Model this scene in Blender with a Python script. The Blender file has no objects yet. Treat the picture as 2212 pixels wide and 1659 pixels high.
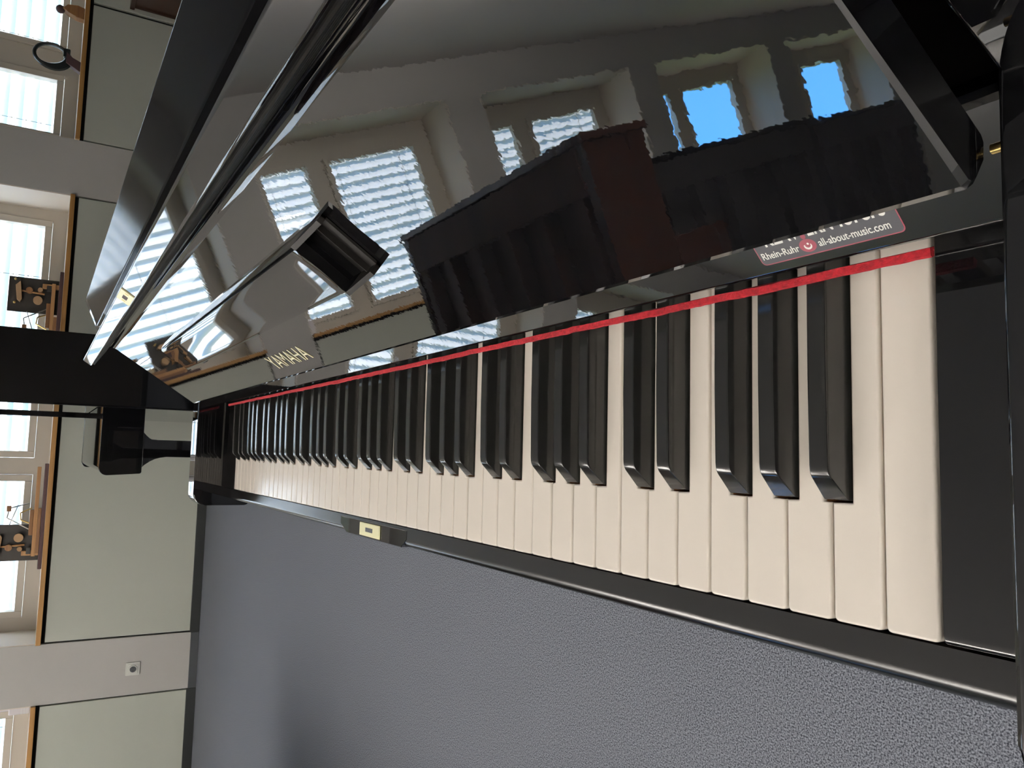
import bpy, bmesh, math, random
from mathutils import Vector, Matrix
random.seed(7)
sc = bpy.context.scene
C = sc.collection

# ------------------------------------------------------------------ camera
K = 0.73                      # height of the white key tops above the floor
cam_d = bpy.data.cameras.new('camera')
cam = bpy.data.objects.new('camera', cam_d); C.objects.link(cam)
cam_d.sensor_fit = 'HORIZONTAL'; cam_d.sensor_width = 36.0
cam_d.lens = 36.0 * 1713.6 / 2212.0
cam_d.clip_start = 0.01; cam_d.clip_end = 200
cam.matrix_world = Matrix(((0.51117, 0.06737, 0.85683, 0.1733),
                           (0.02458, 0.99536, -0.09297, 0.0637),
                           (-0.85912, 0.06857, 0.50715, 1.0173),
                           (0, 0, 0, 1)))
sc.camera = cam

# ------------------------------------------------------------------ sky, sun, exposure
world = bpy.data.worlds.new('sky'); sc.world = world; world.use_nodes = True
wn = world.node_tree; wn.nodes.clear()
w_out = wn.nodes.new('ShaderNodeOutputWorld'); w_bg = wn.nodes.new('ShaderNodeBackground')
w_tc = wn.nodes.new('ShaderNodeTexCoord'); w_sep = wn.nodes.new('ShaderNodeSeparateXYZ'); w_rmp = wn.nodes.new('ShaderNodeValToRGB')
wn.links.new(w_tc.outputs['Generated'], w_sep.inputs[0]); wn.links.new(w_sep.outputs['Z'], w_rmp.inputs[0])
wn.links.new(w_rmp.outputs[0], w_bg.inputs[0]); wn.links.new(w_bg.outputs[0], w_out.inputs[0])
w_rmp.color_ramp.elements[0].position = 0.0; w_rmp.color_ramp.elements[0].color = (0.11, 0.41, 1.0, 1)
w_rmp.color_ramp.elements[1].position = 0.6; w_rmp.color_ramp.elements[1].color = (0.10, 0.32, 0.9, 1)
w_bg.inputs[1].default_value = 5.5

sun_d = bpy.data.lights.new('sun', 'SUN'); sun = bpy.data.objects.new('sun', sun_d); C.objects.link(sun)
sun_d.energy = 14.0; sun_d.angle = 0.02; sun_d.color = (1.0, 0.93, 0.82)
sun.rotation_euler = (math.radians(0), math.radians(-30), math.radians(-10))
sun.location = (-12, 0, 9)

vs = sc.view_settings
vs.view_transform = 'Standard'; vs.look = 'None'; vs.gamma = 1.0; vs.use_curve_mapping = False
vs.exposure = 0.85
LAMP = 10.0                    # radiance of the added ceiling lamps' diffusers
sc.cycles.max_bounces = 10; sc.cycles.diffuse_bounces = 5; sc.cycles.glossy_bounces = 6
sc.cycles.transparent_max_bounces = 12; sc.cycles.transmission_bounces = 6
sc.cycles.sample_clamp_indirect = 8.0

# ------------------------------------------------------------------ materials
MATS = {}
def mat(name, col, rough=0.5, ior=1.5, metal=0.0, noise=None, bump=None, coat=0.0, emit=None, sheen=0.0):
    """noise=(scale, col2, detail, stretch) mixes in a second colour; bump=(scale, strength, distance)"""
    m = bpy.data.materials.new(name); m.use_nodes = True
    nt = m.node_tree; b = nt.nodes['Principled BSDF']
    b.inputs['Base Color'].default_value = (*col, 1); b.inputs['Roughness'].default_value = rough
    b.inputs['IOR'].default_value = ior; b.inputs['Metallic'].default_value = metal
    if coat: b.inputs['Coat Weight'].default_value = coat; b.inputs['Coat Roughness'].default_value = 0.03
    if sheen: b.inputs['Sheen Weight'].default_value = sheen
    if emit: b.inputs['Emission Color'].default_value = (*emit[0], 1); b.inputs['Emission Strength'].default_value = emit[1]
    tc = nt.nodes.new('ShaderNodeTexCoord')
    if noise:
        mp = nt.nodes.new('ShaderNodeMapping'); mp.inputs['Scale'].default_value = noise[3] if len(noise) > 3 else (1, 1, 1)
        n = nt.nodes.new('ShaderNodeTexNoise'); n.inputs['Scale'].default_value = noise[0]; n.inputs['Detail'].default_value = noise[2]
        r = nt.nodes.new('ShaderNodeValToRGB'); r.color_ramp.elements[0].position = 0.35; r.color_ramp.elements[1].position = 0.65
        r.color_ramp.elements[0].color = (*col, 1); r.color_ramp.elements[1].color = (*noise[1], 1)
        nt.links.new(tc.outputs['Object'], mp.inputs[0]); nt.links.new(mp.outputs[0], n.inputs['Vector'])
        nt.links.new(n.outputs['Fac'], r.inputs[0]); nt.links.new(r.outputs[0], b.inputs['Base Color'])
    if bump:
        n2 = nt.nodes.new('ShaderNodeTexNoise'); n2.inputs['Scale'].default_value = bump[0]; n2.inputs['Detail'].default_value = 2.0
        bp = nt.nodes.new('ShaderNodeBump'); bp.inputs['Strength'].default_value = bump[1]; bp.inputs['Distance'].default_value = bump[2]
        nt.links.new(tc.outputs['Object'], n2.inputs['Vector']); nt.links.new(n2.outputs['Fac'], bp.inputs['Height'])
        nt.links.new(bp.outputs[0], b.inputs['Normal'])
    MATS[name] = m
    return m

mat('polish', (0.004, 0.004, 0.0045), 0.02, ior=1.65)
mat('polish_wavy', (0.004, 0.004, 0.0045), 0.012, ior=2.2, bump=(170, 0.10, 0.00011))
mat('polish_dim', (0.004, 0.004, 0.0045), 0.06, ior=1.07)
mat('satin_black', (0.010, 0.010, 0.009), 0.28, ior=1.5)
mat('polish_soft', (0.006, 0.006, 0.006), 0.2, ior=1.5)
mat('lining_black', (0.010, 0.009, 0.008), 0.45, ior=1.3)
mat('black_key', (0.011, 0.011, 0.0105), 0.11, ior=1.5)
mat('ivory', (0.66, 0.61, 0.54), 0.16, ior=1.45)
mat('key_wood', (0.50, 0.24, 0.09), 0.6, noise=(90, (0.36, 0.15, 0.05), 3, (1, .1, 1)))
mat('red_felt', (0.31, 0.003, 0.010), 0.95, noise=(500, (0.20, 0.002, 0.007), 3), bump=(700, 0.6, 0.001))
mat('brass', (0.78, 0.55, 0.20), 0.28, metal=1.0)
mat('pale_brass', (0.80, 0.76, 0.46), 0.42, metal=0.25)
mat('gold_letter', (0.72, 0.66, 0.42), 0.4, metal=0.5)
mat('dark_hole', (0.03, 0.012, 0.008), 0.6)
mat('sticker_dark', (0.028, 0.028, 0.034), 0.45)
mat('sticker_red', (0.22, 0.025, 0.045), 0.45)
mat('sticker_white', (0.80, 0.80, 0.74), 0.5)
mat('carpet', (0.010, 0.013, 0.022), 0.95, noise=(400, (0.185, 0.20, 0.232), 2))
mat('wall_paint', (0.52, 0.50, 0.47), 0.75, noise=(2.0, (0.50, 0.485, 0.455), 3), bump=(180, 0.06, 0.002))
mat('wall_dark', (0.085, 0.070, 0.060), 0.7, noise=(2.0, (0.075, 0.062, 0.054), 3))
mat('panel_paint', (0.50, 0.522, 0.45), 0.6, noise=(1.5, (0.515, 0.53, 0.46), 2), bump=(220, 0.05, 0.002))
mat('reveal_paint', (0.74, 0.66, 0.58), 0.7)
mat('ceiling_paint', (0.80, 0.765, 0.74), 0.85, bump=(60, 0.05, 0.004))
mat('frame_paint', (0.57, 0.52, 0.45), 0.45)
mat('frame_groove', (0.30, 0.25, 0.20), 0.6)
mat('sill_top', (0.62, 0.50, 0.38), 0.35)
mat('sill_wood', (0.46, 0.25, 0.08), 0.45, noise=(9, (0.36, 0.18, 0.05), 4, (1, .15, 6)))
mat('gap_black', (0.012, 0.011, 0.011), 0.8)
mat('base_black', (0.016, 0.018, 0.018), 0.5)
mat('base_grey', (0.05, 0.055, 0.06), 0.6)
mat('socket_white', (0.72, 0.72, 0.66), 0.4)
mat('plastic_white', (0.74, 0.70, 0.72), 0.4)
mat('walnut', (0.050, 0.017, 0.010), 0.22, noise=(7, (0.032, 0.011, 0.007), 5, (1, 1, .12)), ior=1.5)
mat('walnut_back', (0.075, 0.030, 0.020), 0.7, noise=(6, (0.035, 0.016, 0.011), 4, (1, 1, .2)))
mat('back_dark', (0.008, 0.006, 0.006), 0.8)
mat('maple', (0.52, 0.29, 0.12), 0.5, noise=(14, (0.42, 0.21, 0.08), 4, (1, .2, 5)))
mat('oak_mid', (0.30, 0.15, 0.055), 0.5, noise=(14, (0.22, 0.10, 0.04), 4, (1, .2, 5)))
mat('felt_tan', (0.56, 0.36, 0.20), 0.9, bump=(400, 0.4, 0.002))
mat('panel_dark', (0.035, 0.030, 0.024), 0.5)
mat('tray_purple', (0.075, 0.038, 0.040), 0.7)
mat('ring_dark', (0.012, 0.018, 0.018), 0.35)
mat('wire', (0.45, 0.43, 0.40), 0.3, metal=0.9)
mat('leaf', (0.10, 0.20, 0.03), 0.7, noise=(3, (0.20, 0.32, 0.06), 4))
mat('bark', (0.10, 0.07, 0.05), 0.9)
mat('grass', (0.12, 0.20, 0.05), 0.9, noise=(2, (0.18, 0.26, 0.08), 4))
mat('diffuser', (0.8, 0.8, 0.8), 0.6, emit=((1.0, 0.965, 0.91), LAMP))
mat('up_diffuser', (0.8, 0.8, 0.8), 0.6, emit=((1.0, 0.965, 0.91), LAMP * 7.0))  # strong upward glow added to brighten the ceiling
mat('lamp_white', (0.75, 0.75, 0.74), 0.5)
mat('added_door_white', (0.78, 0.76, 0.72), 0.4)

def glass():
    m = bpy.data.materials.new('glass_pane'); m.use_nodes = True; nt = m.node_tree; nt.nodes.clear()
    o = nt.nodes.new('ShaderNodeOutputMaterial'); t = nt.nodes.new('ShaderNodeBsdfTransparent'); g = nt.nodes.new('ShaderNodeBsdfGlossy')
    g.inputs['Roughness'].default_value = 0.02; 
    x = nt.nodes.new('ShaderNodeMixShader'); t.inputs[0].default_value = (0.95, 0.97, 0.96, 1)
    x.inputs[0].default_value = 0.05; nt.links.new(t.outputs[0], x.inputs[1]); nt.links.new(g.outputs[0], x.inputs[2]); nt.links.new(x.outputs[0], o.inputs[0])
    MATS['glass_pane'] = m
glass()
def slat_mat():
    m = bpy.data.materials.new('slat'); m.use_nodes = True; nt = m.node_tree; nt.nodes.clear()
    o = nt.nodes.new('ShaderNodeOutputMaterial'); d = nt.nodes.new('ShaderNodeBsdfDiffuse'); t = nt.nodes.new('ShaderNodeBsdfTranslucent')
    d.inputs[0].default_value = (0.85, 0.83, 0.80, 1); t.inputs[0].default_value = (0.82, 0.75, 0.68, 1)
    x = nt.nodes.new('ShaderNodeMixShader'); x.inputs[0].default_value = 0.6
    nt.links.new(d.outputs[0], x.inputs[1]); nt.links.new(t.outputs[0], x.inputs[2]); nt.links.new(x.outputs[0], o.inputs[0])
    MATS['slat'] = m
slat_mat()

# ------------------------------------------------------------------ helpers
def world_of(o):
    if o.parent is None: return o.matrix_basis.copy()
    return world_of(o.parent) @ o.matrix_parent_inverse @ o.matrix_basis
def link(name, me, parent=None):
    o = bpy.data.objects.new(name, me); C.objects.link(o)
    if parent is not None:
        o.parent = parent; o.matrix_parent_inverse = world_of(parent).inverted()
    return o
def tag(o, label=None, cat=None, group=None, kind=None):
    if label: o['label'] = label
    if cat: o['category'] = cat
    if group: o['group'] = group
    if kind: o['kind'] = kind
    return o
def thing(name, loc, label, cat, group=None):
    e = bpy.data.objects.new(name, None); e.empty_display_size = 0.05; C.objects.link(e); e.location = loc
    return tag(e, label, cat, group)
def structure(name, loc=(0, 0, 0)):
    e = bpy.data.objects.new(name, None); C.objects.link(e); e.location = loc; e['kind'] = 'structure'
    return e
def add_box(bm, x0, x1, y0, y1, z0, z1, bev=0.0, seg=2):
    vs_ = [bm.verts.new((x, y, z)) for x in (x0, x1) for y in (y0, y1) for z in (z0, z1)]
    F = [(0, 1, 3, 2), (4, 6, 7, 5), (0, 4, 5, 1), (2, 3, 7, 6), (0, 2, 6, 4), (1, 5, 7, 3)]
    fs = [bm.faces.new([vs_[i] for i in f]) for f in F]
    if bev > 0:
        es = {e for f in fs for e in f.edges}
        bmesh.ops.bevel(bm, geom=list(es), offset=bev, segments=seg, affect='EDGES', profile=0.5)
def add_prism(bm, pts, axis, a0, a1, bev=0.0, seg=2):
    """pts polygon in the two axes other than `axis` (x->(y,z), y->(x,z), z->(x,y))"""
    def P(p, a):
        return {'x': (a, p[0], p[1]), 'y': (p[0], a, p[1]), 'z': (p[0], p[1], a)}[axis]
    A = [bm.verts.new(P(p, a0)) for p in pts]; B = [bm.verts.new(P(p, a1)) for p in pts]
    n = len(pts); fs = [bm.faces.new(A), bm.faces.new(B[::-1])]
    for i in range(n): fs.append(bm.faces.new((A[i], B[i], B[(i + 1) % n], A[(i + 1) % n])))
    if bev > 0:
        es = {e for f in fs[:2] for e in f.edges}
        bmesh.ops.bevel(bm, geom=list(es), offset=bev, segments=seg, affect='EDGES', profile=0.5)
def add_cyl(bm, p0, p1, r0, r1=None, n=16):
    r1 = r0 if r1 is None else r1
    p0 = Vector(p0); p1 = Vector(p1); d = (p1 - p0); L = d.length
    M = Matrix.Translation((p0 + p1) / 2) @ d.to_track_quat('Z', 'Y').to_matrix().to_4x4()
    bmesh.ops.create_cone(bm, cap_ends=True, segments=n, radius1=r0, radius2=r1, depth=L, matrix=M)
def add_tube(bm, pts, r, n=8):
    for a, b in zip(pts[:-1], pts[1:]): add_cyl(bm, a, b, r, n=n)
def fin(name, bm, m, parent=None, smooth=True, mats=None):
    bmesh.ops.recalc_face_normals(bm, faces=bm.faces)
    me = bpy.data.meshes.new(name); bm.to_mesh(me); bm.free()
    for x in (mats or [m]): me.materials.append(MATS[x])
    if smooth:
        for p in me.polygons: p.use_smooth = True
        try: me.set_sharp_from_angle(angle=math.radians(38))
        except Exception: pass
    o = link(name, me, parent)
    if smooth:
        wm = o.modifiers.new('weighted_normals', 'WEIGHTED_NORMAL'); wm.keep_sharp = True; wm.weight = 100
    return o
def box(name, x0, x1, y0, y1, z0, z1, m, parent=None, bev=0.0, seg=2):
    bm = bmesh.new(); add_box(bm, x0, x1, y0, y1, z0, z1, bev, seg); return fin(name, bm, m, parent)
def prism(name, pts, axis, a0, a1, m, parent=None, bev=0.0, seg=2):
    bm = bmesh.new(); add_prism(bm, pts, axis, a0, a1, bev, seg); return fin(name, bm, m, parent)
def arc(cx, cy, r, a0, a1, n=6):
    return [(cx + r * math.cos(math.radians(a0 + (a1 - a0) * i / n)), cy + r * math.sin(math.radians(a0 + (a1 - a0) * i / n))) for i in range(n + 1)]
def text_mesh(s, height, width, depth, bold=0.0):
    cu = bpy.data.curves.new('lettering', 'FONT'); cu.body = s; cu.size = 1.0; cu.extrude = 0.02; cu.resolution_u = 4; cu.offset = bold
    o = bpy.data.objects.new('lettering', cu); C.objects.link(o)
    me = bpy.data.meshes.new_from_object(o); bpy.data.objects.remove(o); bpy.data.curves.remove(cu)
    xs = [v.co.x for v in me.vertices]; ys = [v.co.y for v in me.vertices]; zs = [v.co.z for v in me.vertices]
    x0, x1, y0, y1 = min(xs), max(xs), min(ys), max(ys); z0, z1 = min(zs), max(zs)
    for v in me.vertices:
        v.co = ((v.co.x - x0) / (x1 - x0) * width, (v.co.y - y0) / (y1 - y0) * height, (v.co.z - z0) / (z1 - z0) * depth)
    return me

# ------------------------------------------------------------------ the room
XW = -5.62; XN = -6.08           # inner face of the window wall, plane of the window frames
XO = -6.20                       # outside of that wall
Y0, Y1, XF, HC = -9.95, 4.25, 2.9, 2.80
ZS, ZT = 0.952, 2.48             # top of the sill, top of the niches
o = box('floor', XO, XF, Y0, Y1, -0.12, 0.0, 'carpet'); tag(o, 'speckled blue-grey carpet floor', kind='structure')
o = box('ceiling', XO, XF, Y0, Y1, HC, HC + 0.15, 'ceiling_paint'); tag(o, 'pale plain ceiling', kind='structure')
box('wall_left', XO, XF, Y0 - 0.2, Y0, 0, HC, 'wall_paint')['kind'] = 'structure'
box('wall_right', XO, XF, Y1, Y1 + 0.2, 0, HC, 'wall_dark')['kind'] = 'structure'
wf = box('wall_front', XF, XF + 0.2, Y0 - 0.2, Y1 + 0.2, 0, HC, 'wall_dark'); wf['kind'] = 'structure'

d1 = structure('added_door_1', (XF, -2.25, 0))  # unseen pale door, added so the fallboard's near edge reflects something light
box('added_door_leaf', XF - 0.035, XF - 0.004, -2.80, -1.70, 0.01, 2.05, 'added_door_white', d1, bev=0.003)
for y0, y1, z0, z1 in ((-2.88, -2.80, 0, 2.13), (-1.70, -1.62, 0, 2.13), (-2.80, -1.70, 2.05, 2.13)): box('added_door_frame', XF - 0.05, XF - 0.003, y0, y1, z0, z1, 'added_door_white', d1, bev=0.004)
bm = bmesh.new(); add_cyl(bm, (XF - 0.035, -2.70, 1.03), (XF - 0.08, -2.70, 1.03), 0.01); add_box(bm, XF - 0.09, XF - 0.07, -2.71, -2.58, 1.02, 1.04, 0.006); fin('handle', bm, 'wire', d1)

niches = [(-9.57, -7.82), (-7.47, -5.72), (-5.37, -3.62), (-3.27, -1.52), (-1.155, 1.695), (2.065, 3.815)]
bm = bmesh.new()
ys = [Y0] + [v for n in niches for v in n] + [Y1]
for a, b in zip(ys[0::2], ys[1::2]): add_box(bm, XO, XW, a, b, 0, HC)          # posts
for a, b in niches: add_box(bm, XO, XW, a, b, ZT, HC)                          # headers
wall = fin('wall_back', bm, 'wall_paint', smooth=False); tag(wall, 'grey window wall with deep niches', kind='structure')
bm = bmesh.new()
for a, b in niches: add_box(bm, XO, XW - 0.035, a, b, 0, 0.9255)
core = fin('parapet', bm, 'gap_black', wall, smooth=False)  # black colour stands in for the shadow in the gaps round the panels
for a, b in niches:
    cuts = [a + 0.010, b - 0.010]
    if a > 2: cuts = [a + 0.010, 3.008, b - 0.010]
    if a == -1.155: cuts = [a + 0.010, b - 0.010]
    for i, (c, d) in enumerate(zip(cuts[:-1], cuts[1:])):
        if i: c += 0.022
        box('panel', XW - 0.034, XW - 0.002, c, d, 0.055, 0.903, 'panel_paint', wall, bev=0.003)
bm = bmesh.new()                                                               # light plaster of the reveals
for a, b in niches:
    add_box(bm, XO, XW - 0.004, a, a + 0.006, ZS, ZT); add_box(bm, XO, XW - 0.004, b - 0.006, b, ZS, ZT); add_box(bm, XO, XW - 0.004, a, b, ZT - 0.006, ZT)
fin('reveal_plaster', bm, 'reveal_paint', wall, smooth=False)
bb = structure('baseboard_back')
for a, b in niches: box('skirting_strip', XW - 0.002, XW + 0.012, a, b, 0, 0.060, 'base_black', bb, bev=0.003)
for a, b in zip(ys[0::2], ys[1::2]): box('skirting_strip', XW, XW + 0.010, a, b, 0, 0.052, 'base_grey', bb, bev=0.003)
for nme, (x0, x1, y0, y1) in (('baseboard_left', (XW, XF, Y0, Y0 + 0.012)), ('baseboard_right', (XW, XF, Y1 - 0.012, Y1)), ('baseboard_front', (XF - 0.012, XF, Y0, Y1))):
    box(nme, x0, x1, y0, y1, 0, 0.06, 'base_black')['kind'] = 'structure'

lay = {4: [(-1.02, -0.17), (0.03, 0.42), (0.77, 1.57)]}
for i, (a, b) in enumerate(niches):
    t = structure('trim_%d' % (i + 1), (XW, (a + b) / 2, 0.925))
    box('sill_board', XO + 0.12, XW + 0.012, a, b, 0.926, ZS, 'sill_top', t, bev=0.002)
    box('sill_edge', XW + 0.012, XW + 0.030, a, b, 0.924, ZS, 'sill_wood', t, bev=0.003)
    w = structure('window_%d' % (i + 1), (XN, (a + b) / 2, ZS))
    if i in lay: panes = lay[i]
    elif i == 5: panes = [(2.235, 2.617), (2.87, 3.645)]
    else: panes = [(a + 0.18, a + 0.98), (b - 0.56, b - 0.18)]
    zb, zt = 1.082, 2.262
    bm = bmesh.new()                                     # fixed outer frame
    add_box(bm, XN - 0.05, XN, a, b, ZS, zb - 0.045); add_box(bm, XN - 0.05, XN, a, b, zt + 0.045, ZT)
    e = [a] + [v for p in panes for v in (p[0] - 0.045, p[1] + 0.045)] + [b]
    for c, d in zip(e[0::2], e[1::2]): add_box(bm, XN - 0.05, XN, c, d, zb - 0.045, zt + 0.045)
    fr = fin('frame', bm, 'frame_paint', w, smooth=False)
    for (c, d) in panes:
        bm = bmesh.new(); q = 0.043; x0, x1 = XN - 0.055, XN + 0.016
        add_box(bm, x0, x1, c - q, c, zb - q, zt + q, 0.004); add_box(bm, x0, x1, d, d + q, zb - q, zt + q, 0.004)
        add_box(bm, x0, x1, c, d, zb - q, zb, 0.004); add_box(bm, x0, x1, c, d, zt, zt + q, 0.004)
        sash = fin('sash', bm, 'frame_paint', w)
        box('pane', XN - 0.026, XN - 0.020, c - 0.006, d + 0.006, zb - 0.006, zt + 0.006, 'glass_pane', sash)
        bm = bmesh.new(); hy = d + 0.022 if (d - c) > 0.5 else c - 0.022
        add_box(bm, x1, x1 + 0.012, hy - 0.012, hy + 0.012, 1.50, 1.57, 0.003); add_cyl(bm, (x1, hy, 1.545), (x1 + 0.045, hy, 1.545), 0.008)
        add_box(bm, x1 + 0.036, x1 + 0.05, hy - 0.01, hy + 0.01, 1.43, 1.555, 0.004)
        fin('handle', bm, 'plastic_white', sash)

# outside ground, and trees added for the green tint behind the blinds
o = box('outside_lawn', -60, XO - 0.02, -40, 40, -0.5, -0.35, 'grass'); tag(o, 'green lawn outside behind the blinds', kind='structure')
def tree(y, x, h, r, label):
    t = thing('tree', (x, y, -0.35), label, 'tree', 'trees added outside the windows')
    bm = bmesh.new(); add_cyl(bm, (x, y, -0.35), (x, y, h - r * 0.6), 0.16, 0.09, 10); fin('trunk', bm, 'bark', t)
    bm = bmesh.new()
    for k in range(9):
        p = Vector((x + random.uniform(-.5, .5) * r, y + random.uniform(-.7, .7) * r, h + random.uniform(-.5, .5) * r))
        bmesh.ops.create_icosphere(bm, subdivisions=3, radius=r * random.uniform(.45, .7), matrix=Matrix.Translation(p))
    for v in bm.verts: v.co += Vector((random.uniform(-1, 1), random.uniform(-1, 1), random.uniform(-1, 1))) * 0.07
    fin('crown', bm, 'leaf', t, smooth=False)
tree(1.9, -11.5, 1.6, 1.5, 'round green tree added outside, behind the blind beside the far black piano')
tree(-3.4, -13.0, 1.5, 1.4, 'round green tree added outside, behind the blind of the middle window')

def blind(i, label):
    a, b = niches[i]; a -= 0.03; b += 0.03
    xb = XO - 0.032
    t = thing('venetian_blind', (xb, (a + b) / 2, 0.97), label, 'blind', 'venetian blinds outside the windows')
    bm = bmesh.new(); add_box(bm, xb - 0.04, xb + 0.028, a, b, 2.42, 2.58, 0.004); fin('head_rail', bm, 'lamp_white', t)
    bm = bmesh.new()
    for tlt, m in ((0, 0),):
        n = 5; pts = []
        for k in range(n + 1):
            s = (k / n - 0.5) * 0.092; c = 0.006 * (1 - (2 * k / n - 1) ** 2)
            ang = math.radians(75)
            pts.append((c * math.sin(ang) + s * math.cos(ang), s * math.sin(ang) - c * math.cos(ang)))
        vv = [[bm.verts.new((p[0], y, p[1])) for y in (a, b)] for p in pts]
        for k in range(n): bm.faces.new((vv[k][0], vv[k + 1][0], vv[k + 1][1], vv[k][1]))
    me = bpy.data.meshes.new('slat'); bm.to_mesh(me); bm.free(); me.materials.append(MATS['slat'])
    for p in me.polygons: p.use_smooth = True
    z = 1.0
    while z < 2.40:
        s = link('slat', me, t); s.location = (xb, 0, z); z += 0.088
    box('bottom_rail', xb - 0.03, xb + 0.028, a, b, 0.940, 0.955, 'lamp_white', t)
    for k in range(1, 4):
        y = a + (b - a) * (k - 0.5) / 3
        bm = bmesh.new(); add_cyl(bm, (xb + 0.026, y, 0.94), (xb + 0.026, y, 2.44), 0.0025, n=6)
        for q in range(16): bmesh.ops.create_icosphere(bm, subdivisions=1, radius=0.006, matrix=Matrix.Translation((xb + 0.026, y, 0.985 + q * 0.088)))
        fin('cord', bm, 'wire', t)
blind(5, 'white venetian blind behind the window right of the far black piano and the post')
blind(4, 'long white venetian blind behind the wide window above the far black piano')
blind(3, 'white venetian blind behind the window left of the socket post')
blind(2, 'white venetian blind behind the next window along, seen mirrored in the fallboard')

# ------------------------------------------------------------------ ceiling lamps added for fill light (out of the picture, left of the piano)
def lamp(x, y, label, along_y=False):  # unseen lamp, added to brighten keys, wall and ceiling
    t = thing('added_ceiling_lamp', (x, y, HC), label, 'lamp', 'added ceiling lamps')
    a, b = (0.15, 0.78) if along_y else (0.78, 0.15)
    zl = HC - 0.42
    bm = bmesh.new(); add_box(bm, x - a, x + a, y - b, y + b, zl, zl + 0.02, 0.004); fin('housing', bm, 'lamp_white', t)
    box('diffuser', x - a + 0.02, x + a - 0.02, y - b + 0.02, y + b - 0.02, zl - 0.05, zl, 'diffuser', t)
    box('up_light', x - a + 0.06, x + a - 0.06, y - b + 0.06, y + b - 0.06, zl + 0.02, zl + 0.05, 'up_diffuser', t)
    for k in (-0.8, 0.8):
        bm = bmesh.new(); add_cyl(bm, (x + k * (a - 0.1 if a > b else 0), y + k * (b - 0.1 if b > a else 0), zl + 0.02), (x + k * (a - 0.1 if a > b else 0), y + k * (b - 0.1 if b > a else 0), HC), 0.004, n=8); fin('rod', bm, 'lamp_white', t)
lamp(-3.15, -2.3, 'added, unseen long white ceiling lamp nearest the window wall', True)
lamp(-1.0, -2.0, 'added, unseen long white ceiling lamp in the middle of the room')
lamp(1.9, -0.8, 'added, unseen long white ceiling lamp farthest from the window wall', True)

# ------------------------------------------------------------------ uprights of the background
def upright(name, label, mats, w, top, arm_front, leg0, leg1, depth, closed=True, back=True):
    """local frame: x along the width, body front at y=0, keyboard towards -y"""
    t = thing(name, (0, 0, 0), label, 'piano'); P, BK = mats
    h = w / 2; zt_, zb_ = 0.806, 0.650; th = 0.045
    for s in (-1, 1):
        x0, x1 = sorted((s * h, s * (h - th)))
        side = [(0, 0.0), (depth, 0.0), (depth, top - 0.03), (0, top - 0.03)]
        prism('side_panel', side, 'x', x0, x1, P, t, bev=0.002)
        af = arm_front
        arm = [(0.0, zb_), (0.0, zt_)] + arc(af + 0.03, zt_ - 0.03, 0.03, 90, 180, 6) + arc(af + 0.016, zb_ + 0.008, 0.008, 180, 270, 4)
        prism('arm', arm, 'x', x0, x1, P, t, bev=0.002)
        r = 0.055
        leg = [(leg0, 0.03), (leg1, 0.03)] + arc(leg1 + r * .6, zb_ - r, r * .6, 180, 90, 5)[:1] + [(leg1, zb_ - 0.03), (leg1 + 0.006, zb_ - 0.02), (leg1 + 0.018, zb_ - 0.010), (leg1 + 0.03, zb_)] \
            + [(leg0 - 0.044, zb_), (leg0 - 0.034, zb_ - 0.010), (leg0 - 0.018, zb_ - 0.028), (leg0 - 0.008, zb_ - 0.046), (leg0 - 0.002, zb_ - 0.066), (leg0, zb_ - 0.09)]
        prism('leg', leg, 'x', x0 + 0.003, x1 - 0.003, P, t, bev=0.002)
        box('toe_block', x0, x1, leg0 - 0.03, 0.02, 0.0, 0.05, P, t, bev=0.004)
    box('top_lid', -h - 0.012, h + 0.012, -0.02, depth + 0.01, top - 0.03, top, P, t, bev=0.004)
    box('upper_panel', -h + th, h - th, 0.015, 0.035, zt_ - 0.02, top - 0.032, P, t, bev=0.002)
    box('lower_panel', -h + th, h - th, 0.0, 0.02, 0.13, zb_ - 0.002, P, t, bev=0.002)
    box('plinth', -h + th, h - th, 0.0, 0.03, 0.01, 0.128, P, t, bev=0.002)
    box('key_bed', -h + th, h - th, arm_front + 0.025, 0.03, zb_ + 0.002, zb_ + 0.06, P, t, bev=0.002)
    fbp = [(0.012, zb_ + 0.07), (0.012, zt_ - 0.001)] + arc(arm_front + 0.035, zt_ - 0.026, 0.025, 90, 180, 6) + [(arm_front + 0.01, zb_ + 0.075), (arm_front + 0.03, zb_ + 0.075), (arm_front + 0.035, zb_ + 0.07)]
    prism('fallboard', fbp, 'x', -h + th + 0.001, h - th - 0.001, P, t, bev=0.001)
    for k in (-1, 0, 1):
        bm = bmesh.new(); add_box(bm, k * 0.09 - 0.012, k * 0.09 + 0.012, -0.10, 0.0, 0.055, 0.066, 0.004); fin('pedal', bm, 'brass', t)
    box('soundboard', -h + th, h - th, depth - 0.09, depth - 0.07, 0.08, top - 0.05, BK, t)
    for k in range(6):
        x = -h + th + 0.03 + (w - 2 * th - 0.13) * k / 5
        box('back_post', x, x + 0.07, depth - 0.07, depth + 0.004, 0.06, top - 0.06, BK, t, bev=0.004)
    box('back_rail', -h + th, h - th, depth - 0.07, depth + 0.006, top - 0.20, top - 0.035, BK, t, bev=0.003)
    box('back_rail', -h + th, h - th, depth - 0.07, depth + 0.006, 0.02, 0.14, BK, t, bev=0.003)
    return t
p = upright('upright_piano', 'black upright piano with closed lid behind the far end of the keyboard', ('polish', 'back_dark'), 1.52, 1.23, -0.273, -0.195, -0.126, 0.29)
p.location = (-4.16, 0.228, 0)
p = upright('upright_piano', 'dark brown upright piano left of the view, mirrored in the fallboard', ('walnut', 'walnut_back'), 1.50, 1.225, -0.27, -0.195, -0.126, 0.28)
p.location = (-2.66, -1.67, 0)
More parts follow.
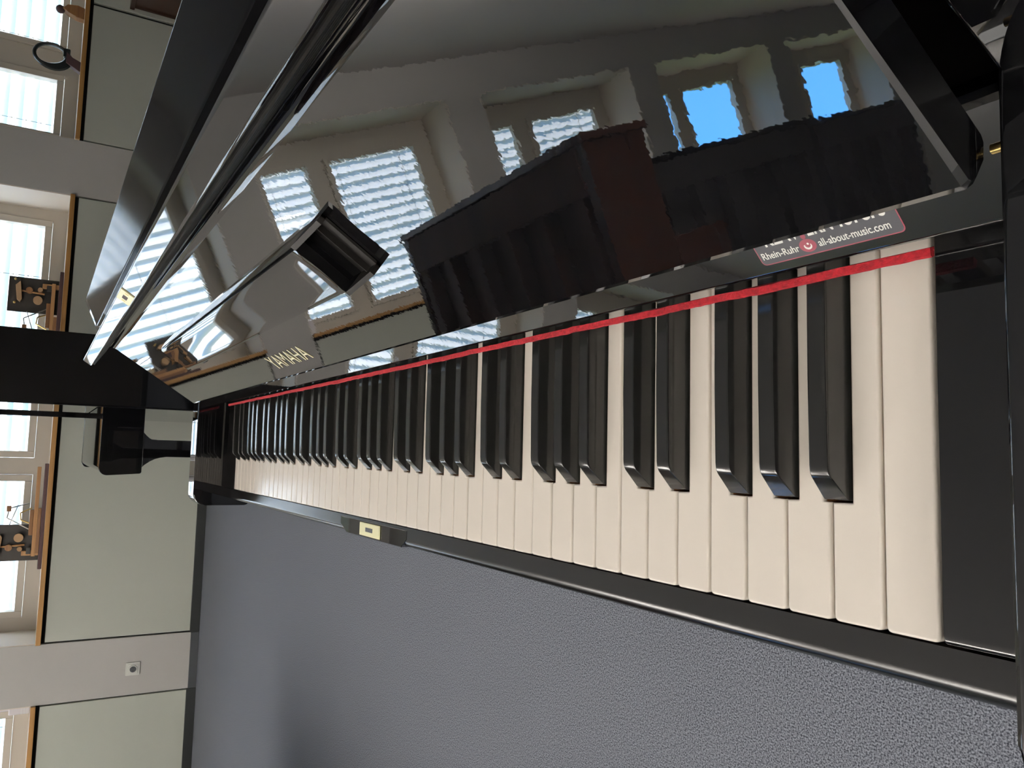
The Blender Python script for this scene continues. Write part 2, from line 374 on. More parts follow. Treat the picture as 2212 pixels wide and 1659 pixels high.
p = upright('upright_piano', 'black upright piano seen from behind next to the brown one, mirrored in the fallboard', ('polish', 'back_dark'), 1.48, 1.25, -0.27, -0.195, -0.126, 0.34)
p.rotation_euler = (0, 0, math.radians(-90)); p.location = (-3.42, -3.50, 0)
p = upright('upright_piano', 'black upright piano seen from behind farthest left, mirrored in the fallboard', ('polish', 'back_dark'), 1.48, 1.25, -0.27, -0.195, -0.126, 0.34)
p.rotation_euler = (0, 0, math.radians(-90 - 6)); p.location = (-3.62, -5.10, 0)

# brown low cabinet at the right end of the window wall
t = thing('low_cabinet', (-5.38, 3.6, 0), 'dark brown low cabinet under the right-hand window sill', 'cabinet')
box('body', -5.60, -5.17, 3.05, 4.15, 0.05, 0.66, 'walnut', t, bev=0.003)
box('top', -5.60, -5.15, 3.035, 4.165, 0.66, 0.69, 'walnut', t, bev=0.004)
for k in range(2):
    d = box('door', -5.17, -5.152, 3.06 + k * 0.545, 3.595 + k * 0.545, 0.07, 0.65, 'walnut', t, bev=0.003)
    bm = bmesh.new(); bmesh.ops.create_icosphere(bm, subdivisions=2, radius=0.014, matrix=Matrix.Translation((-5.142, 3.56 + k * 0.09, 0.38))); fin('knob', bm, 'brass', d)
box('plinth', -5.58, -5.20, 3.07, 4.13, 0.0, 0.05, 'gap_black', t)

# socket on the post
t = thing('wall_socket', (XW, -1.356, 0.395), 'white square wall socket on the grey post between two windows', 'socket')
box('cover_plate', XW + 0.0005, XW + 0.010, -1.397, -1.315, 0.353, 0.437, 'socket_white', t, bev=0.003)
bm = bmesh.new(); add_cyl(bm, (XW + 0.010, -1.356, 0.395), (XW + 0.022, -1.356, 0.395), 0.027, 0.025, 24); add_box(bm, XW + 0.010, XW + 0.015, -1.386, -1.326, 0.365, 0.425, 0.002); fin('insert', bm, 'socket_white', t)
bm = bmesh.new(); add_cyl(bm, (XW + 0.0215, -1.356, 0.395), (XW + 0.0232, -1.356, 0.395), 0.019, 0.019, 24); fin('recess', bm, 'base_grey', t)
for k in (-1, 1):
    bm = bmesh.new(); add_cyl(bm, (XW + 0.0225, -1.356 + k * 0.009, 0.395), (XW + 0.024, -1.356 + k * 0.009, 0.395), 0.003, 0.003, 10); fin('pin_hole', bm, 'gap_black', t)

# strap winder of the blind left of the socket post
t = thing('strap_winder', (XW - 0.06, -1.545, ZS), 'white plastic strap winder at the edge of the left window', 'winder')
box('strap', XW - 0.075, XW - 0.069, -1.552, -1.530, 1.06, 2.44, 'plastic_white', t)
bm = bmesh.new(); add_box(bm, XW - 0.10, XW - 0.03, -1.570, -1.527, 0.955, 1.065, 0.006); fin('case', bm, 'plastic_white', t)
for k in range(3): box('rib', XW - 0.032, XW - 0.028, -1.568, -1.529, 0.965 + k * 0.014, 0.973 + k * 0.014, 'lamp_white', t)

# ------------------------------------------------------------------ piano action models on the sill
def action_model(y_panel, sgn, y_end, label):
    """dark back panel at y_panel, wooden key lever running to y_end (sgn = direction)"""
    x = XW - 0.11; z = ZS
    ya, yb = sorted((y_panel - sgn * 0.045, y_end))
    t = thing('piano_action_model', (x, (ya + yb) / 2, z), label, 'model')
    bm = bmesh.new(); add_box(bm, x - 0.05, x + 0.07, ya, yb, z, z + 0.022, 0.003); fin('base_board', bm, 'tray_purple', t)
    pw = 0.225; p0, p1 = sorted((y_panel, y_panel + sgn * pw))
    bm = bmesh.new(); add_box(bm, x - 0.045, x - 0.030, p0, p1, z + 0.022, z + 0.30, 0.002); fin('back_panel', bm, 'panel_dark', t)
    k0, k1 = sorted((y_panel + sgn * 0.03, y_end - sgn * 0.02))
    bm = bmesh.new(); add_box(bm, x + 0.0, x + 0.024, k0, k1, z + 0.040, z + 0.062, 0.002); fin('key_lever', bm, 'maple', t)
    bm = bmesh.new(); add_box(bm, x - 0.01, x + 0.034, k0 + 0.02, (k0 + k1) / 2 + 0.02, z + 0.022, z + 0.040, 0.002); fin('key_frame', bm, 'oak_mid', t)
    bm = bmesh.new(); m0, m1 = sorted((y_panel + sgn * 0.16, y_panel + sgn * 0.32)); add_box(bm, x - 0.006, x + 0.018, m0, m1, z + 0.062, z + 0.085, 0.003); fin('whippen', bm, 'oak_mid', t)
    yc = lambda v: y_panel + sgn * v
    bm = bmesh.new(); add_cyl(bm, (x - 0.03, yc(0.145), z + 0.135), (x + 0.012, yc(0.145), z + 0.135), 0.026, 0.026, 20); fin('damper_felt', bm, 'felt_tan', t)
    bm = bmesh.new(); add_prism(bm, [(yc(0.03), z + .235), (yc(0.06), z + .262), (yc(0.15), z + .250), (yc(0.165), z + .232), (yc(0.15), z + .222), (yc(0.06), z + .232)], 'x', x - 0.028, x + 0.012, 0.003); fin('hammer_head', bm, 'felt_tan', t)
    bm = bmesh.new(); add_cyl(bm, (x - 0.012, yc(0.09), z + 0.232), (x - 0.012, yc(0.10), z + 0.10), 0.006, 0.006, 8); fin('hammer_shank', bm, 'maple', t)
    bm = bmesh.new(); add_cyl(bm, (x - 0.03, yc(0.085), z + 0.185), (x + 0.004, yc(0.085), z + 0.185), 0.020, 0.020, 16); fin('butt_felt', bm, 'oak_mid', t)
    bm = bmesh.new(); add_cyl(bm, (x - 0.03, yc(0.075), z + 0.125), (x + 0.006, yc(0.075), z + 0.125), 0.016, 0.014, 14); fin('let_off_button', bm, 'felt_tan', t)
    bm = bmesh.new(); add_box(bm, x - 0.02, x + 0.016, min(yc(0.035), yc(0.065)), max(yc(0.035), yc(0.065)), z + 0.022, z + 0.115, 0.003); fin('action_bracket', bm, 'maple', t)
    bm = bmesh.new(); add_box(bm, x + 0.002, x + 0.022, min(yc(0.045), yc(0.085)), max(yc(0.045), yc(0.085)), z + 0.064, z + 0.09, 0.003); fin('felt_block', bm, 'panel_dark', t)
    for v, zz in ((0.02, 0.265), (0.17, 0.262)):
        bm = bmesh.new(); bmesh.ops.create_icosphere(bm, subdivisions=2, radius=0.008, matrix=Matrix.Translation((x - 0.01, yc(v), z + zz))); fin('brass_screw', bm, 'brass', t)
    bm = bmesh.new(); add_tube(bm, [(x, yc(0.23), z + 0.07), (x, yc(0.255), z + 0.13), (x, yc(0.30), z + 0.135), (x, yc(0.33), z + 0.075)], 0.004); fin('brass_spring', bm, 'brass', t)
    bm = bmesh.new(); add_tube(bm, [(x + .01, yc(0.20), z + 0.085), (x + .01, yc(0.27), z + 0.205), (x + .01, yc(0.33), z + 0.195), (x + .01, yc(0.36), z + 0.09)], 0.0035); add_tube(bm, [(x + .01, yc(0.225), z + 0.19), (x + .01, yc(0.35), z + 0.15)], 0.0025); fin('bridle_wire', bm, 'wire', t)
    bm = bmesh.new(); add_box(bm, x, x + 0.02, min(yc(0.31), yc(0.345)), max(yc(0.31), yc(0.345)), z + 0.185, z + 0.21, 0.003); fin('backcheck', bm, 'oak_mid', t)
action_model(1.145, -1, 0.62, 'small wooden piano action model with dark panel, on the sill right of the black piano')
action_model(-0.655, 1, -0.045, 'wooden piano action model with long key lever, on the sill left of the black piano')

# dark ring ornament on the right sill
t = thing('ring_ornament', (XW - 0.10, 2.62, ZS), 'dark oval ring on a small black foot standing on the right sill', 'ornament')
bm = bmesh.new(); n = 28; rr = []
for k in range(n):
    a_ = 2 * math.pi * k / n; cy, cz = 2.635 + 0.075 * math.cos(a_), ZS + 0.17 + 0.098 * math.sin(a_)
    r_ = 0.012 + 0.018 * max(0, math.cos(a_ + 2.3)); d_ = Vector((0, math.cos(a_), math.sin(a_)))
    ring = []
    for q in range(8):
        b_ = 2 * math.pi * q / 8; v = Vector((XW - 0.10, cy, cz)) + d_ * r_ * math.cos(b_) + Vector((1, 0, 0)) * 0.016 * math.sin(b_); ring.append(bm.verts.new(v))
    rr.append(ring)
for k in range(n):
    for q in range(8): bm.faces.new((rr[k][q], rr[k][(q + 1) % 8], rr[(k + 1) % n][(q + 1) % 8], rr[(k + 1) % n][q]))
fin('ring', bm, 'ring_dark', t)
bm = bmesh.new(); add_prism(bm, [(2.60, ZS + 0.085), (2.585, ZS + 0.05), (2.555, ZS + 0.0), (2.625, ZS + 0.0), (2.64, ZS + 0.05), (2.675, ZS + 0.085)], 'x', XW - 0.125, XW - 0.075, 0.003); fin('foot', bm, 'tray_purple', t)
bm = bmesh.new(); add_box(bm, XW - 0.12, XW - 0.08, 2.64, 2.70, ZS + 0.062, ZS + 0.105, 0.008); fin('clasp', bm, 'ring_dark', t)
t = thing('wooden_figure', (XW - 0.1, 2.965, ZS), 'small reddish-brown wooden lump on the sill right of the dark ring', 'ornament')
bm = bmesh.new(); add_prism(bm, [(2.92, ZS), (2.925, ZS + .05), (2.95, ZS + .09), (2.965, ZS + .13), (3.0, ZS + .10), (3.01, ZS + .04), (3.0, ZS)], 'x', XW - 0.13, XW - 0.07, 0.006, 3); fin('body', bm, 'oak_mid', t)
bm = bmesh.new(); bmesh.ops.create_icosphere(bm, subdivisions=2, radius=0.028, matrix=Matrix.Translation((XW - 0.1, 2.965, ZS + 0.14))); fin('head', bm, 'tray_purple', t)

# ------------------------------------------------------------------ the piano in front
YC = -0.611                                     # middle of the keyboard (x)
XR, XL = 0.0535, -1.2755                        # inner faces of the arms
piano = thing('keyboard_piano', (YC, 0.15, 0.0), 'glossy black piano with open fallboard and full keyboard in the foreground', 'piano')
PIT = 0.0235
def vsum(*a): return tuple(map(sum, zip(*a)))
def offset_poly(pts, d):
    n = len(pts); out = []
    for i in range(n):
        p0, p1, p2 = Vector(pts[i - 1]), Vector(pts[i]), Vector(pts[(i + 1) % n])
        a = (p1 - p0).normalized(); b = (p2 - p1).normalized(); na = Vector((-a.y, a.x)); nb = Vector((-b.y, b.x))
        m = (na + nb); m = m / max(0.3, m.dot(na)) if m.length > 1e-6 else na
        q = p1 + m * d; out.append((q.x, q.y))
    return out
NB, NBH, YB, YF = 0.0, 0.0070, 0.168, 0.0485    # notch half width, back of the keys, start of the notches
def white_mesh(left, right, w=None):
    """left/right: distance of the neighbouring black key's centre from the key's left/right boundary (None = no notch)"""
    w = w or PIT; g = 0.0007; r = 0.0022
    xl, xr = -w + g, -g
    pts = arc(xl + r, r, r, 180, 270, 3) + arc(xr - r, r, r, 270, 360, 3)
    if right is not None: xn = right - NBH; pts += [(xr, YF), (xn, YF + 0.0003), (xn, YB)]
    else: pts += [(xr, YB)]
    if left is not None: xn = -w + left + NBH; pts += [(xn, YB), (xn, YF + 0.0003), (xl, YF)]
    else: pts += [(xl, YB)]
    bm = bmesh.new(); b = 0.0013
    rings = [[(p, -0.022) for p in pts], [(p, -0.0030) for p in pts], [(p, -b) for p in pts], [(p, -b * .5) for p in offset_poly(pts, b * .13)], [(p, -b * .13) for p in offset_poly(pts, b * .5)], [(p, 0.0) for p in offset_poly(pts, b)]]
    V = [[bm.verts.new((p[0], p[1], z)) for p, z in ring] for ring in rings]; n = len(pts)
    for k in range(5):
        for i in range(n):
            f = bm.faces.new((V[k][i], V[k][(i + 1) % n], V[k + 1][(i + 1) % n], V[k + 1][i])); f.material_index = 1 if k == 0 and i not in (0, 1, 2, 3, 4, 5, 6) else 0
    bm.faces.new(V[5]); bm.faces.new(V[0][::-1])
    bmesh.ops.recalc_face_normals(bm, faces=bm.faces)
    me = bpy.data.meshes.new('white_key'); bm.to_mesh(me); bm.free()
    me.materials.append(MATS['ivory']); me.materials.append(MATS['key_wood'])
    for p_ in me.polygons: p_.use_smooth = True
    try: me.set_sharp_from_angle(angle=math.radians(60))
    except Exception: pass
    return me
OFFB = {'C#': 0.0235 - 0.0019, 'D#': 0.047 + 0.0019, 'F#': 0.094 - 0.0034, 'G#': 0.1175 - 0.0002, 'A#': 0.141 + 0.0030}
# distance of the black centre from the boundary it straddles
dC, dD, dF, dG, dA = -0.0019, 0.0019, -0.0034, -0.0002, 0.0030
KEYS = {'C': (None, dC), 'D': (dC, dD), 'E': (dD, None), 'F': (None, dF), 'G': (dF, dG), 'A': (dG, dA), 'B': (dA, None)}
WM = {k: white_mesh(*v) for k, v in KEYS.items()}
WM['C8'] = white_mesh(None, None, 0.0228); WM['A0'] = white_mesh(None, dA)
seq = 'CBAGFED'
for n in range(52):
    L = seq[n % 7]; me = WM['C8' if n == 0 else 'A0' if n == 51 else L]
    k_ = link('white_key', me, piano); k_.modifiers.new('weighted_normals', 'WEIGHTED_NORMAL').keep_sharp = True; k_.location = (-n * PIT - (0.0007 if n == 0 else 0.0), 0.0, K + random.uniform(-0.00025, 0.0001))
def black_mesh():
    bm = bmesh.new(); rows = []
    st = [(0.0496, -0.0004), (0.0500, 0.0006), (0.0583, 0.0096), (0.0592, 0.0104), (0.0603, 0.0111), (0.0617, 0.0116), (0.0640, 0.0119), (0.10, 0.0126), (0.165, 0.0126)]
    for y, zt_ in st:
        f = max(0.0, zt_) / 0.0126; hb = 0.0059; ht = 0.0059 - 0.0013 * f; b = 0.0010 * min(1, f + .05)
        prof = [(-hb - 0.0002, -0.012), (-hb, -0.0005 + 0.0003 * f), (-ht, zt_ - b), (-ht + b * .35, zt_ - b * .3), (-ht + b, zt_), (ht - b, zt_), (ht - b * .35, zt_ - b * .3), (ht, zt_ - b), (hb, -0.0005 + 0.0003 * f), (hb + 0.0002, -0.012)]
        rows.append([bm.verts.new((x, y, z + 0.0)) for x, z in prof])
    n = len(rows[0])
    for a, b in zip(rows[:-1], rows[1:]):
        for i in range(n): bm.faces.new((a[i], a[(i + 1) % n], b[(i + 1) % n], b[i]))
    bm.faces.new(rows[0]); bm.faces.new(rows[-1][::-1])
    bmesh.ops.recalc_face_normals(bm, faces=bm.faces)
    me = bpy.data.meshes.new('black_key'); bm.to_mesh(me); bm.free(); me.materials.append(MATS['black_key'])
    for p_ in me.polygons: p_.use_smooth = True
    try: me.set_sharp_from_angle(angle=math.radians(24))
    except Exception: pass
    return me
BM_ = black_mesh()
bxs = [-57 * PIT + OFFB['A#']]
for o_ in range(1, 8):
    c0 = -(1 + 7 * (8 - o_)) * PIT
    bxs += [c0 + v for v in OFFB.values()]
for x in sorted(bxs, reverse=True):
    k_ = link('black_key', BM_, piano); k_.modifiers.new('weighted_normals', 'WEIGHTED_NORMAL').keep_sharp = True; k_.location = (x, 0.0, K)

# key slip, lock strike, key blocks, arms
zs = K - 0.0045
slip = [(-0.0016, zs), (-0.0016, K - 0.06), (-0.0195, K - 0.06), (-0.0195, zs - 0.009)] + arc(-0.0125, zs - 0.007, 0.007, 180, 90, 6)
ks = prism('key_slip', slip, 'x', XL, XR, 'polish_soft', piano)
pad = [(-0.0045, zs + 0.0004), (-0.0045, zs - 0.016), (-0.0200, zs - 0.016)] + arc(-0.0190, zs - 0.0006, 0.001, 180, 90, 2)
bm = bmesh.new()
n0, n1, f0, f1 = -0.500, -0.682, -0.512, -0.662          # shaped pad round the lock
top = [(n0, -0.0125), (-0.504, -0.0138), (-0.508, -0.0172), (f0, -0.0203), (f1, -0.0203), (-0.667, -0.0178), (-0.672, -0.0145), (n1, -0.0125), (n1, -0.004), (n0, -0.004)]
add_prism(bm, top, 'z', zs - 0.05, zs + 0.0004, 0.0006, 1); fin('lock_pad', bm, 'polish', ks)
bm = bmesh.new(); add_box(bm, -0.619, -0.563, -0.0186, -0.0055, zs + 0.0004, zs + 0.0016, 0.0005, 1); fin('strike_plate', bm, 'pale_brass', ks)
bm = bmesh.new(); add_box(bm, -0.601, -0.582, -0.0140, -0.0100, zs + 0.0016, zs + 0.0019); fin('strike_slot', bm, 'base_grey', ks)
for x0, x1 in ((0.0006, XR), (XL, -1.2226)):
    blk = [(0.166, K - 0.03), (0.166, K + 0.0005), (0.004, K + 0.0005)] + arc(0.0022, K - 0.0015, 0.002, 90, 180, 3) + [(0.0002, K - 0.03)]
    prism('key_block', blk, 'x', x0, x1, 'polish', piano, bev=0.0006)
AT = K + 0.0555
for x0, x1 in ((XR, XR + 0.055), (XL - 0.055, XL)):
    arm = [(0.190, K - 0.085), (0.190, AT)] + arc(-0.010, AT - 0.020, 0.020, 90, 180, 8) + [(-0.030, K - 0.015)] + arc(-0.022, K - 0.030, 0.008, 180, 250, 4) + [(-0.018, K - 0.085)]
    prism('arm', arm, 'x', x0, x1, 'polish', piano, bev=0.0022, seg=3)
# key bed, legs, lower body, sides, back
box('key_bed', XL - 0.045, XR + 0.045, -0.022, 0.32, K - 0.115, K - 0.0605, 'satin_black', piano, bev=0.003)
box('key_frame', XL, XR, 0.002, 0.30, K - 0.060, K - 0.0235, 'back_dark', piano)
for x0, x1 in ((XR, XR + 0.055), (XL - 0.055, XL)):
    side = [(0.335, 0.0), (0.335, K + 0.2240), (0.3085, K + 0.2366), (0.262, K + 0.2160), (0.200, K + 0.10), (0.178, AT - 0.001), (0.178, K - 0.12), (0.205, K - 0.14), (0.205, 0.0)]
    prism('side_panel', side, 'x', x0 + 0.001, x1 - 0.001, 'polish', piano, bev=0.0015)
    xm = (x0 + x1) / 2
    leg = [(0.01, 0.04), (0.06, 0.04), (0.066, K - 0.17), (0.10, K - 0.116), (-0.018, K - 0.116), (0.004, K - 0.17)]
    prism('leg', leg, 'x', xm - 0.024, xm + 0.024, 'polish', piano, bev=0.003)
    box('foot', xm - 0.026, xm + 0.026, -0.02, 0.30, 0.0, 0.039, 'polish', piano, bev=0.006)
box('lower_panel', XL, XR, 0.215, 0.235, 0.06, K - 0.117, 'polish', piano)
box('back_panel', XL, XR, 0.312, 0.330, 0.02, K + 0.215, 'satin_black', piano)
tp = [(0.262, K + 0.2185), (0.2635, K + 0.2200), (0.3050, K + 0.2372), (0.3090, K + 0.2368), (0.334, K + 0.2245), (0.334, K + 0.205), (0.262, K + 0.204)]
prism('top_board', tp, 'x', XL - 0.003, XR + 0.003, 'polish_dim', piano, bev=0.0012)
prism('upper_panel', [(0.262, K + 0.203), (0.262, K + 0.07), (0.245, K + 0.05), (0.245, K + 0.03), (0.28, K + 0.03), (0.28, K + 0.203)], 'x', XL, XR, 'polish', piano)

# red felt rail and the name board below the fallboard
bm = bmesh.new(); N = 400; rows = []; j = h_ = 0.0
for i in range(N + 1):
    x = 0.0083 - 1.2390 * i / N; j = 0.8 * j + random.uniform(-0.00022, 0.00022); h_ = 0.8 * h_ + random.uniform(-0.00015, 0.00015); zb_ = K + 0.0131
    rows.append([bm.verts.new((x, y, z)) for y, z in ((0.1404 + j, zb_), (0.1397 + j, zb_ + 0.0010 + h_), (0.1402 + j, zb_ + 0.0021 + h_), (0.1430 + j, zb_ + 0.0025 + h_), (0.1440, zb_))])
for a, b in zip(rows[:-1], rows[1:]):
    for i in range(5): bm.faces.new((a[i], a[(i + 1) % 5], b[(i + 1) % 5], b[i]))
bm.faces.new(rows[0]); bm.faces.new(rows[-1][::-1])
felt = fin('felt_strip', bm, 'red_felt', piano); tag(felt, 'bright red felt strip along the back of the keys')
a42 = math.radians(46); NBp = Vector((0, 0.1468, K + 0.0150)); NBu = Vector((0, math.sin(a42), math.cos(a42))); NBn = Vector((0, -math.cos(a42), math.sin(a42)))
def nbp(a, h): v = NBp + NBu * a + NBn * h; return (v.y, v.z)
nb = [nbp(0.0012, 0), nbp(0.046, 0), nbp(0.046, -0.012), nbp(0.002, -0.012), nbp(-0.0012, -0.004), nbp(-0.001, -0.0018), nbp(0.0, -0.0005)]
name_board = prism('name_board', nb, 'x', XL, XR, 'polish_wavy', piano)
def on_plane(me, x0, a0, P, U, Nn, h, name, m, parent):
    """lay a flat lettering mesh (x right, y up, z out) on the plane P + a*U (+h*N)"""
    for v in me.vertices:
        q = Vector((x0 + v.co.x, 0, 0)) + P + U * (a0 + v.co.y) + Nn * (h + v.co.z); v.co = q
    me.name = name; me.materials.clear(); me.materials.append(MATS[m]); return link(name, me, parent)
def plate(bm, x0, x1, a0, a1, h0, h1, P, U, Nn, r=0.0012):
    pts = arc(x0 + r, a0 + r, r, 180, 270, 4) + arc(x1 - r, a0 + r, r, 270, 360, 4) + arc(x1 - r, a1 - r, r, 0, 90, 4) + arc(x0 + r, a1 - r, r, 90, 180, 4)
    A = [bm.verts.new(Vector((x, 0, 0)) + P + U * a + Nn * h0) for x, a in pts]; B = [bm.verts.new(Vector((x, 0, 0)) + P + U * a + Nn * h1) for x, a in pts]
    n = len(pts); bm.faces.new(A[::-1]); bm.faces.new(B)
    for i in range(n): bm.faces.new((A[i], A[(i + 1) % n], B[(i + 1) % n], B[i]))
bm = bmesh.new(); plate(bm, -0.0655, 0.0017, 0.0050, 0.0285, 0.0, 0.00012, NBp, NBu, NBn, 0.0022); stk = fin('sticker_border', bm, 'sticker_red', name_board, smooth=False)
bm = bmesh.new(); plate(bm, -0.0650, 0.0012, 0.0055, 0.0280, 0.0001, 0.00018, NBp, NBu, NBn, 0.0019); fin('sticker', bm, 'sticker_dark', name_board, smooth=False)
for s, x0, w_, a0, h_, bo in (('Rhein-Ruhr', -0.0637, 0.0195, 0.0078, 0.0034, .012), ('all-about-music.com', -0.0347, 0.0316, 0.0078, 0.0034, .012), ('KLAV', -0.0590, 0.0180, 0.0136, 0.0080, .02), ('ERN', -0.0372, 0.0120, 0.0136, 0.0080, .02), ('forers', -0.0225, 0.0200, 0.0136, 0.0090, .02)):
    on_plane(text_mesh(s, h_, w_, 0.00006, bo), x0, a0, NBp, NBu, NBn, 0.00018, 'sticker_lettering', 'sticker_white', name_board)
def disc(cx, ca, rx, ra, h, m, name, a0=0, a1=360):
    bm = bmesh.new(); pts = [(cx + rx * math.cos(math.radians(a0 + (a1 - a0) * i / 28)), ca + ra * math.sin(math.radians(a0 + (a1 - a0) * i / 28))) for i in range(28)]
    bm.faces.new([bm.verts.new(Vector((x, 0, 0)) + NBp + NBu * a + NBn * h) for x, a in pts]); return fin(name, bm, m, name_board, smooth=False)
disc(-0.0397, 0.0096, 0.0040, 0.0031, 0.00026, 'sticker_red', 'sticker_disc')
bm = bmesh.new(); A, B = [], []                           # white crescent and dot on the disc
for i in range(17):
    t_ = math.radians(160 + 220 * i / 16); A.append((-0.0397 + 0.0019 * math.cos(t_), 0.0094 + 0.0017 * math.sin(t_))); B.append((-0.0396 + 0.0013 * math.cos(t_), 0.0098 + 0.0012 * math.sin(t_)))
VA = [bm.verts.new(Vector((x, 0, 0)) + NBp + NBu * a + NBn * 0.00032) for x, a in A]; VB = [bm.verts.new(Vector((x, 0, 0)) + NBp + NBu * a + NBn * 0.00032) for x, a in B]
for i in range(16): bm.faces.new((VA[i], VA[i + 1], VB[i + 1], VB[i]))
fin('sticker_crescent', bm, 'sticker_white', name_board, smooth=False)
disc(-0.0393, 0.0104, 0.0005, 0.0005, 0.00032, 'sticker_white', 'sticker_dot')
disc(-0.0397, 0.0140, 0.0012, 0.0012, 0.00026, 'sticker_red', 'sticker_tip')

# fallboard
aF = math.radians(33.5); FP = Vector((0, 0.1433, K + 0.064)); FU = Vector((0, math.sin(aF), math.cos(aF))); FN = Vector((0, -math.cos(aF), math.sin(aF)))
def fp(a, h): v = FP + FU * a + FN * h; return (v.y, v.z)
FX0, FX1 = -1.2720, 0.0500
sec = [fp(0.0015, 0), fp(0.1600, 0), fp(0.1622, 0.003), fp(0.1625, 0.0100)]
sec = [fp(0.0018, 0.0), fp(0.160, 0.0), fp(0.1765, 0.0), fp(0.1765, -0.016), fp(0.170, -0.020), fp(0.004, -0.020), fp(0.001, -0.0185), fp(-0.0022, -0.013), fp(-0.0022, -0.005), fp(-0.0005, -0.001)]
bm = bmesh.new(); add_prism(bm, sec, 'x', FX0, FX1, 0.0018, 1); fall = fin('fallboard', bm, 'polish_wavy', piano, smooth=False)
lip_sec = [fp(0.1605, 0.0002), fp(0.1605, 0.041), fp(0.1613, 0.0436), fp(0.1630, 0.0444), fp(0.1745, 0.0444), fp(0.1765, 0.0436), fp(0.1773, 0.041), fp(0.1773, 0.0002)]
prism('lip', lip_sec, 'x', FX0 - 0.001, FX1 + 0.001, 'polish', fall, bev=0.0014, seg=2)
cove = [fp(0.1495, 0.0002)] + [fp(0.1600 - 0.0105 * (1 - math.sin(math.radians(t_))) , 0.0002 + 0.0105 * (1 - math.cos(math.radians(t_)))) for t_ in range(8, 91, 9)] + [fp(0.1604, 0.0110), fp(0.1604, -0.0005), fp(0.1495, -0.0005)]
prism('cove', cove, 'x', FX0, FX1, 'polish', fall)
lin = []
for k in range(5): lin += [fp(0.1597, 0.0125 + k * 0.0058), fp(0.1588, 0.0135 + k * 0.0058), fp(0.1588, 0.0172 + k * 0.0058), fp(0.1597, 0.0180 + k * 0.0058)]
prism('lip_lining', [fp(0.1606, 0.0110)] + lin + [fp(0.1606, 0.0405)], 'x', FX0 + 0.004, FX1 - 0.004, 'lining_black', fall)
LP = FP + FU * 0.1615 + FN * 0.0444                       # lock on the edge of the lip
def lock_box(name, x0, x1, a0, a1, h0, h1, m):
    bm = bmesh.new(); plate(bm, x0, x1, a0, a1, h0, h1, LP, FU, FN, 0.0006); return fin(name, bm, m, fall, smooth=False)
lock_box('lock_plate', -0.6345, -0.5875, 0.0008, 0.0140, -0.0002, 0.0009, 'pale_brass')
lock_box('lock_slot', -0.6190, -0.6030, 0.0050, 0.0098, 0.0009, 0.0010, 'dark_hole')
for x in (-0.6275, -0.5945):
    lock_box('lock_screw', x - 0.0018, x + 0.0018, 0.0055, 0.0091, 0.0009, 0.0013, 'brass')
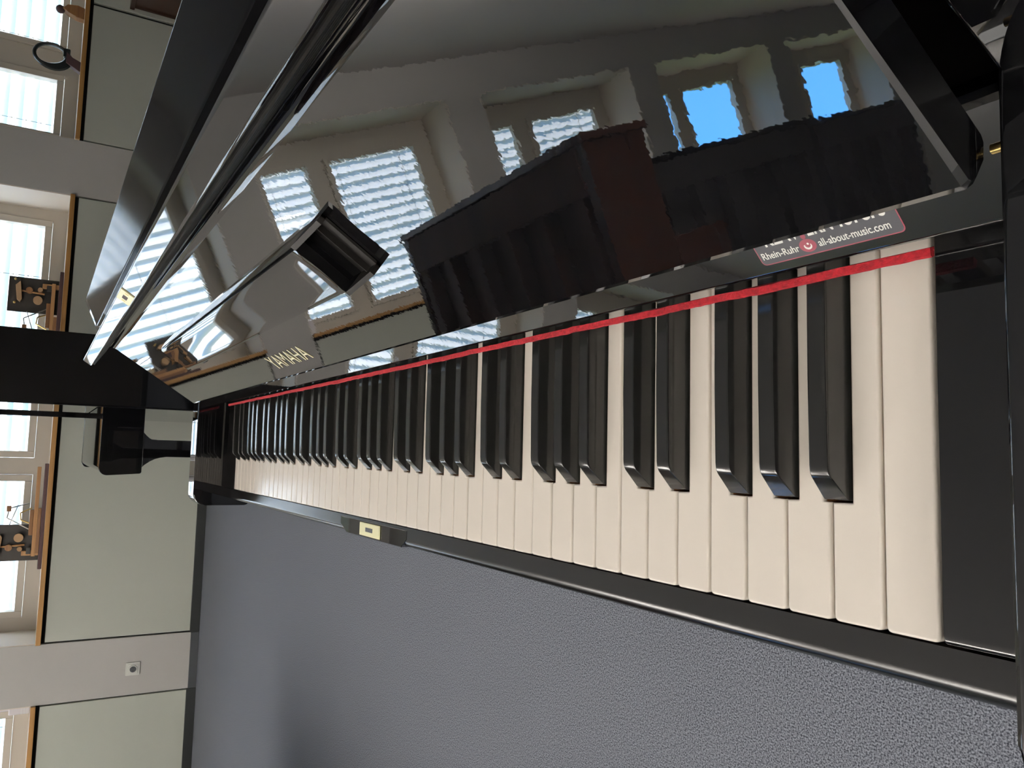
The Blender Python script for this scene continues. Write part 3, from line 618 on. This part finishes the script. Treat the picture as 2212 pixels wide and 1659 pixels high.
# folded-out music ledge
LX0, LX1 = -0.9450, -0.2730
bm = bmesh.new()
def lpt(x, a, h): return Vector((x, 0, 0)) + FP + FU * a + FN * h
cols = []
na = 10
for x, ins, hh in ((LX0, 0.0, 0.0005), (LX0 + 0.004, 0.0006, 0.008), (LX0 + 0.012, 0.0012, 0.0135), (LX0 + 0.022, 0.0015, 0.0155), (-0.80, 0.0015, 0.0165), (-0.70, 0.0015, 0.0168), (-0.611, 0.0015, 0.0170), (-0.50, 0.0015, 0.0176), (-0.40, 0.0015, 0.0182), (-0.312, 0.0015, 0.0190), (-0.302, 0.0015, 0.0196), (-0.298, 0.0015, 0.0200)):
    ring = [lpt(x, 0.0635, 0.0003), lpt(x, 0.0632 + ins * .3, hh * 0.6), lpt(x, 0.0645 + ins, hh * 0.96)]
    for k in range(1, na):
        s = k / na; a_ = 0.0650 + 0.041 * s; dip = 0.0011 * math.sin(math.pi * s) * (1 if hh > 0.014 else 0.3)
        ring.append(lpt(x, a_, hh - dip))
    ring += [lpt(x, 0.1070 - ins, hh * 0.97), lpt(x, 0.1085 - ins * .4, hh * 0.75), lpt(x, 0.1085, 0.0003)]
    cols.append([bm.verts.new(v) for v in ring])
n = len(cols[0])
for a, b in zip(cols[:-1], cols[1:]):
    for i in range(n): bm.faces.new((a[i], a[(i + 1) % n], b[(i + 1) % n], b[i]))
bm.faces.new(cols[0]); bm.faces.new(cols[-1][::-1])
ledge = fin('music_ledge', bm, 'polish', fall)
# hollow holder at the near end of the ledge
bm = bmesh.new()
def quadbox(x0, x1, a0, a1, h0, h1, hx=None):
    hx = h1 if hx is None else hx
    v = [bm.verts.new(lpt(x, a, h)) for x, h2 in ((x0, h1), (x1, hx)) for a in (a0, a1) for h in (h0, h2)]
    for f in ((0, 1, 3, 2), (4, 6, 7, 5), (0, 4, 5, 1), (2, 3, 7, 6), (0, 2, 6, 4), (1, 5, 7, 3)): bm.faces.new([v[i] for i in f])
quadbox(-0.2985, LX1, 0.0630, 0.0662, 0.0003, 0.0196, 0.0085)       # lower wall
quadbox(-0.2985, LX1, 0.1050, 0.1085, 0.0003, 0.0196, 0.0060)       # upper wall
quadbox(-0.2985, LX1, 0.0630, 0.1085, 0.0003, 0.0020, 0.0020)
quadbox(-0.2830, -0.2822, 0.0662, 0.1050, 0.0003, 0.0060, 0.0060)
fin('ledge_holder', bm, 'lining_black', fall)
for x in (-0.865, -0.345):
    bm = bmesh.new(); plate(bm, x - 0.012, x + 0.012, 0.0598, 0.0640, 0.0002, 0.0045, FP, FU, FN, 0.0008); fin('rubber_stop', bm, 'back_dark', fall, smooth=False)
on_plane(text_mesh('YAMAHA', 0.0178, 0.1275, 0.0004, -0.008), -0.6685, 0.0145, FP, FU, FN, 0.0001, 'maker_lettering', 'gold_letter', fall)
# hinge pins of the fallboard in the arms
for x0, x1 in ((FX1 - 0.001, XR + 0.004), (XL - 0.004, FX0 + 0.001)):
    bm = bmesh.new(); add_cyl(bm, (x0, 0.1585, K + 0.0500), (x1, 0.1585, K + 0.0500), 0.0016, n=14); fin('hinge_pin', bm, 'brass', piano)
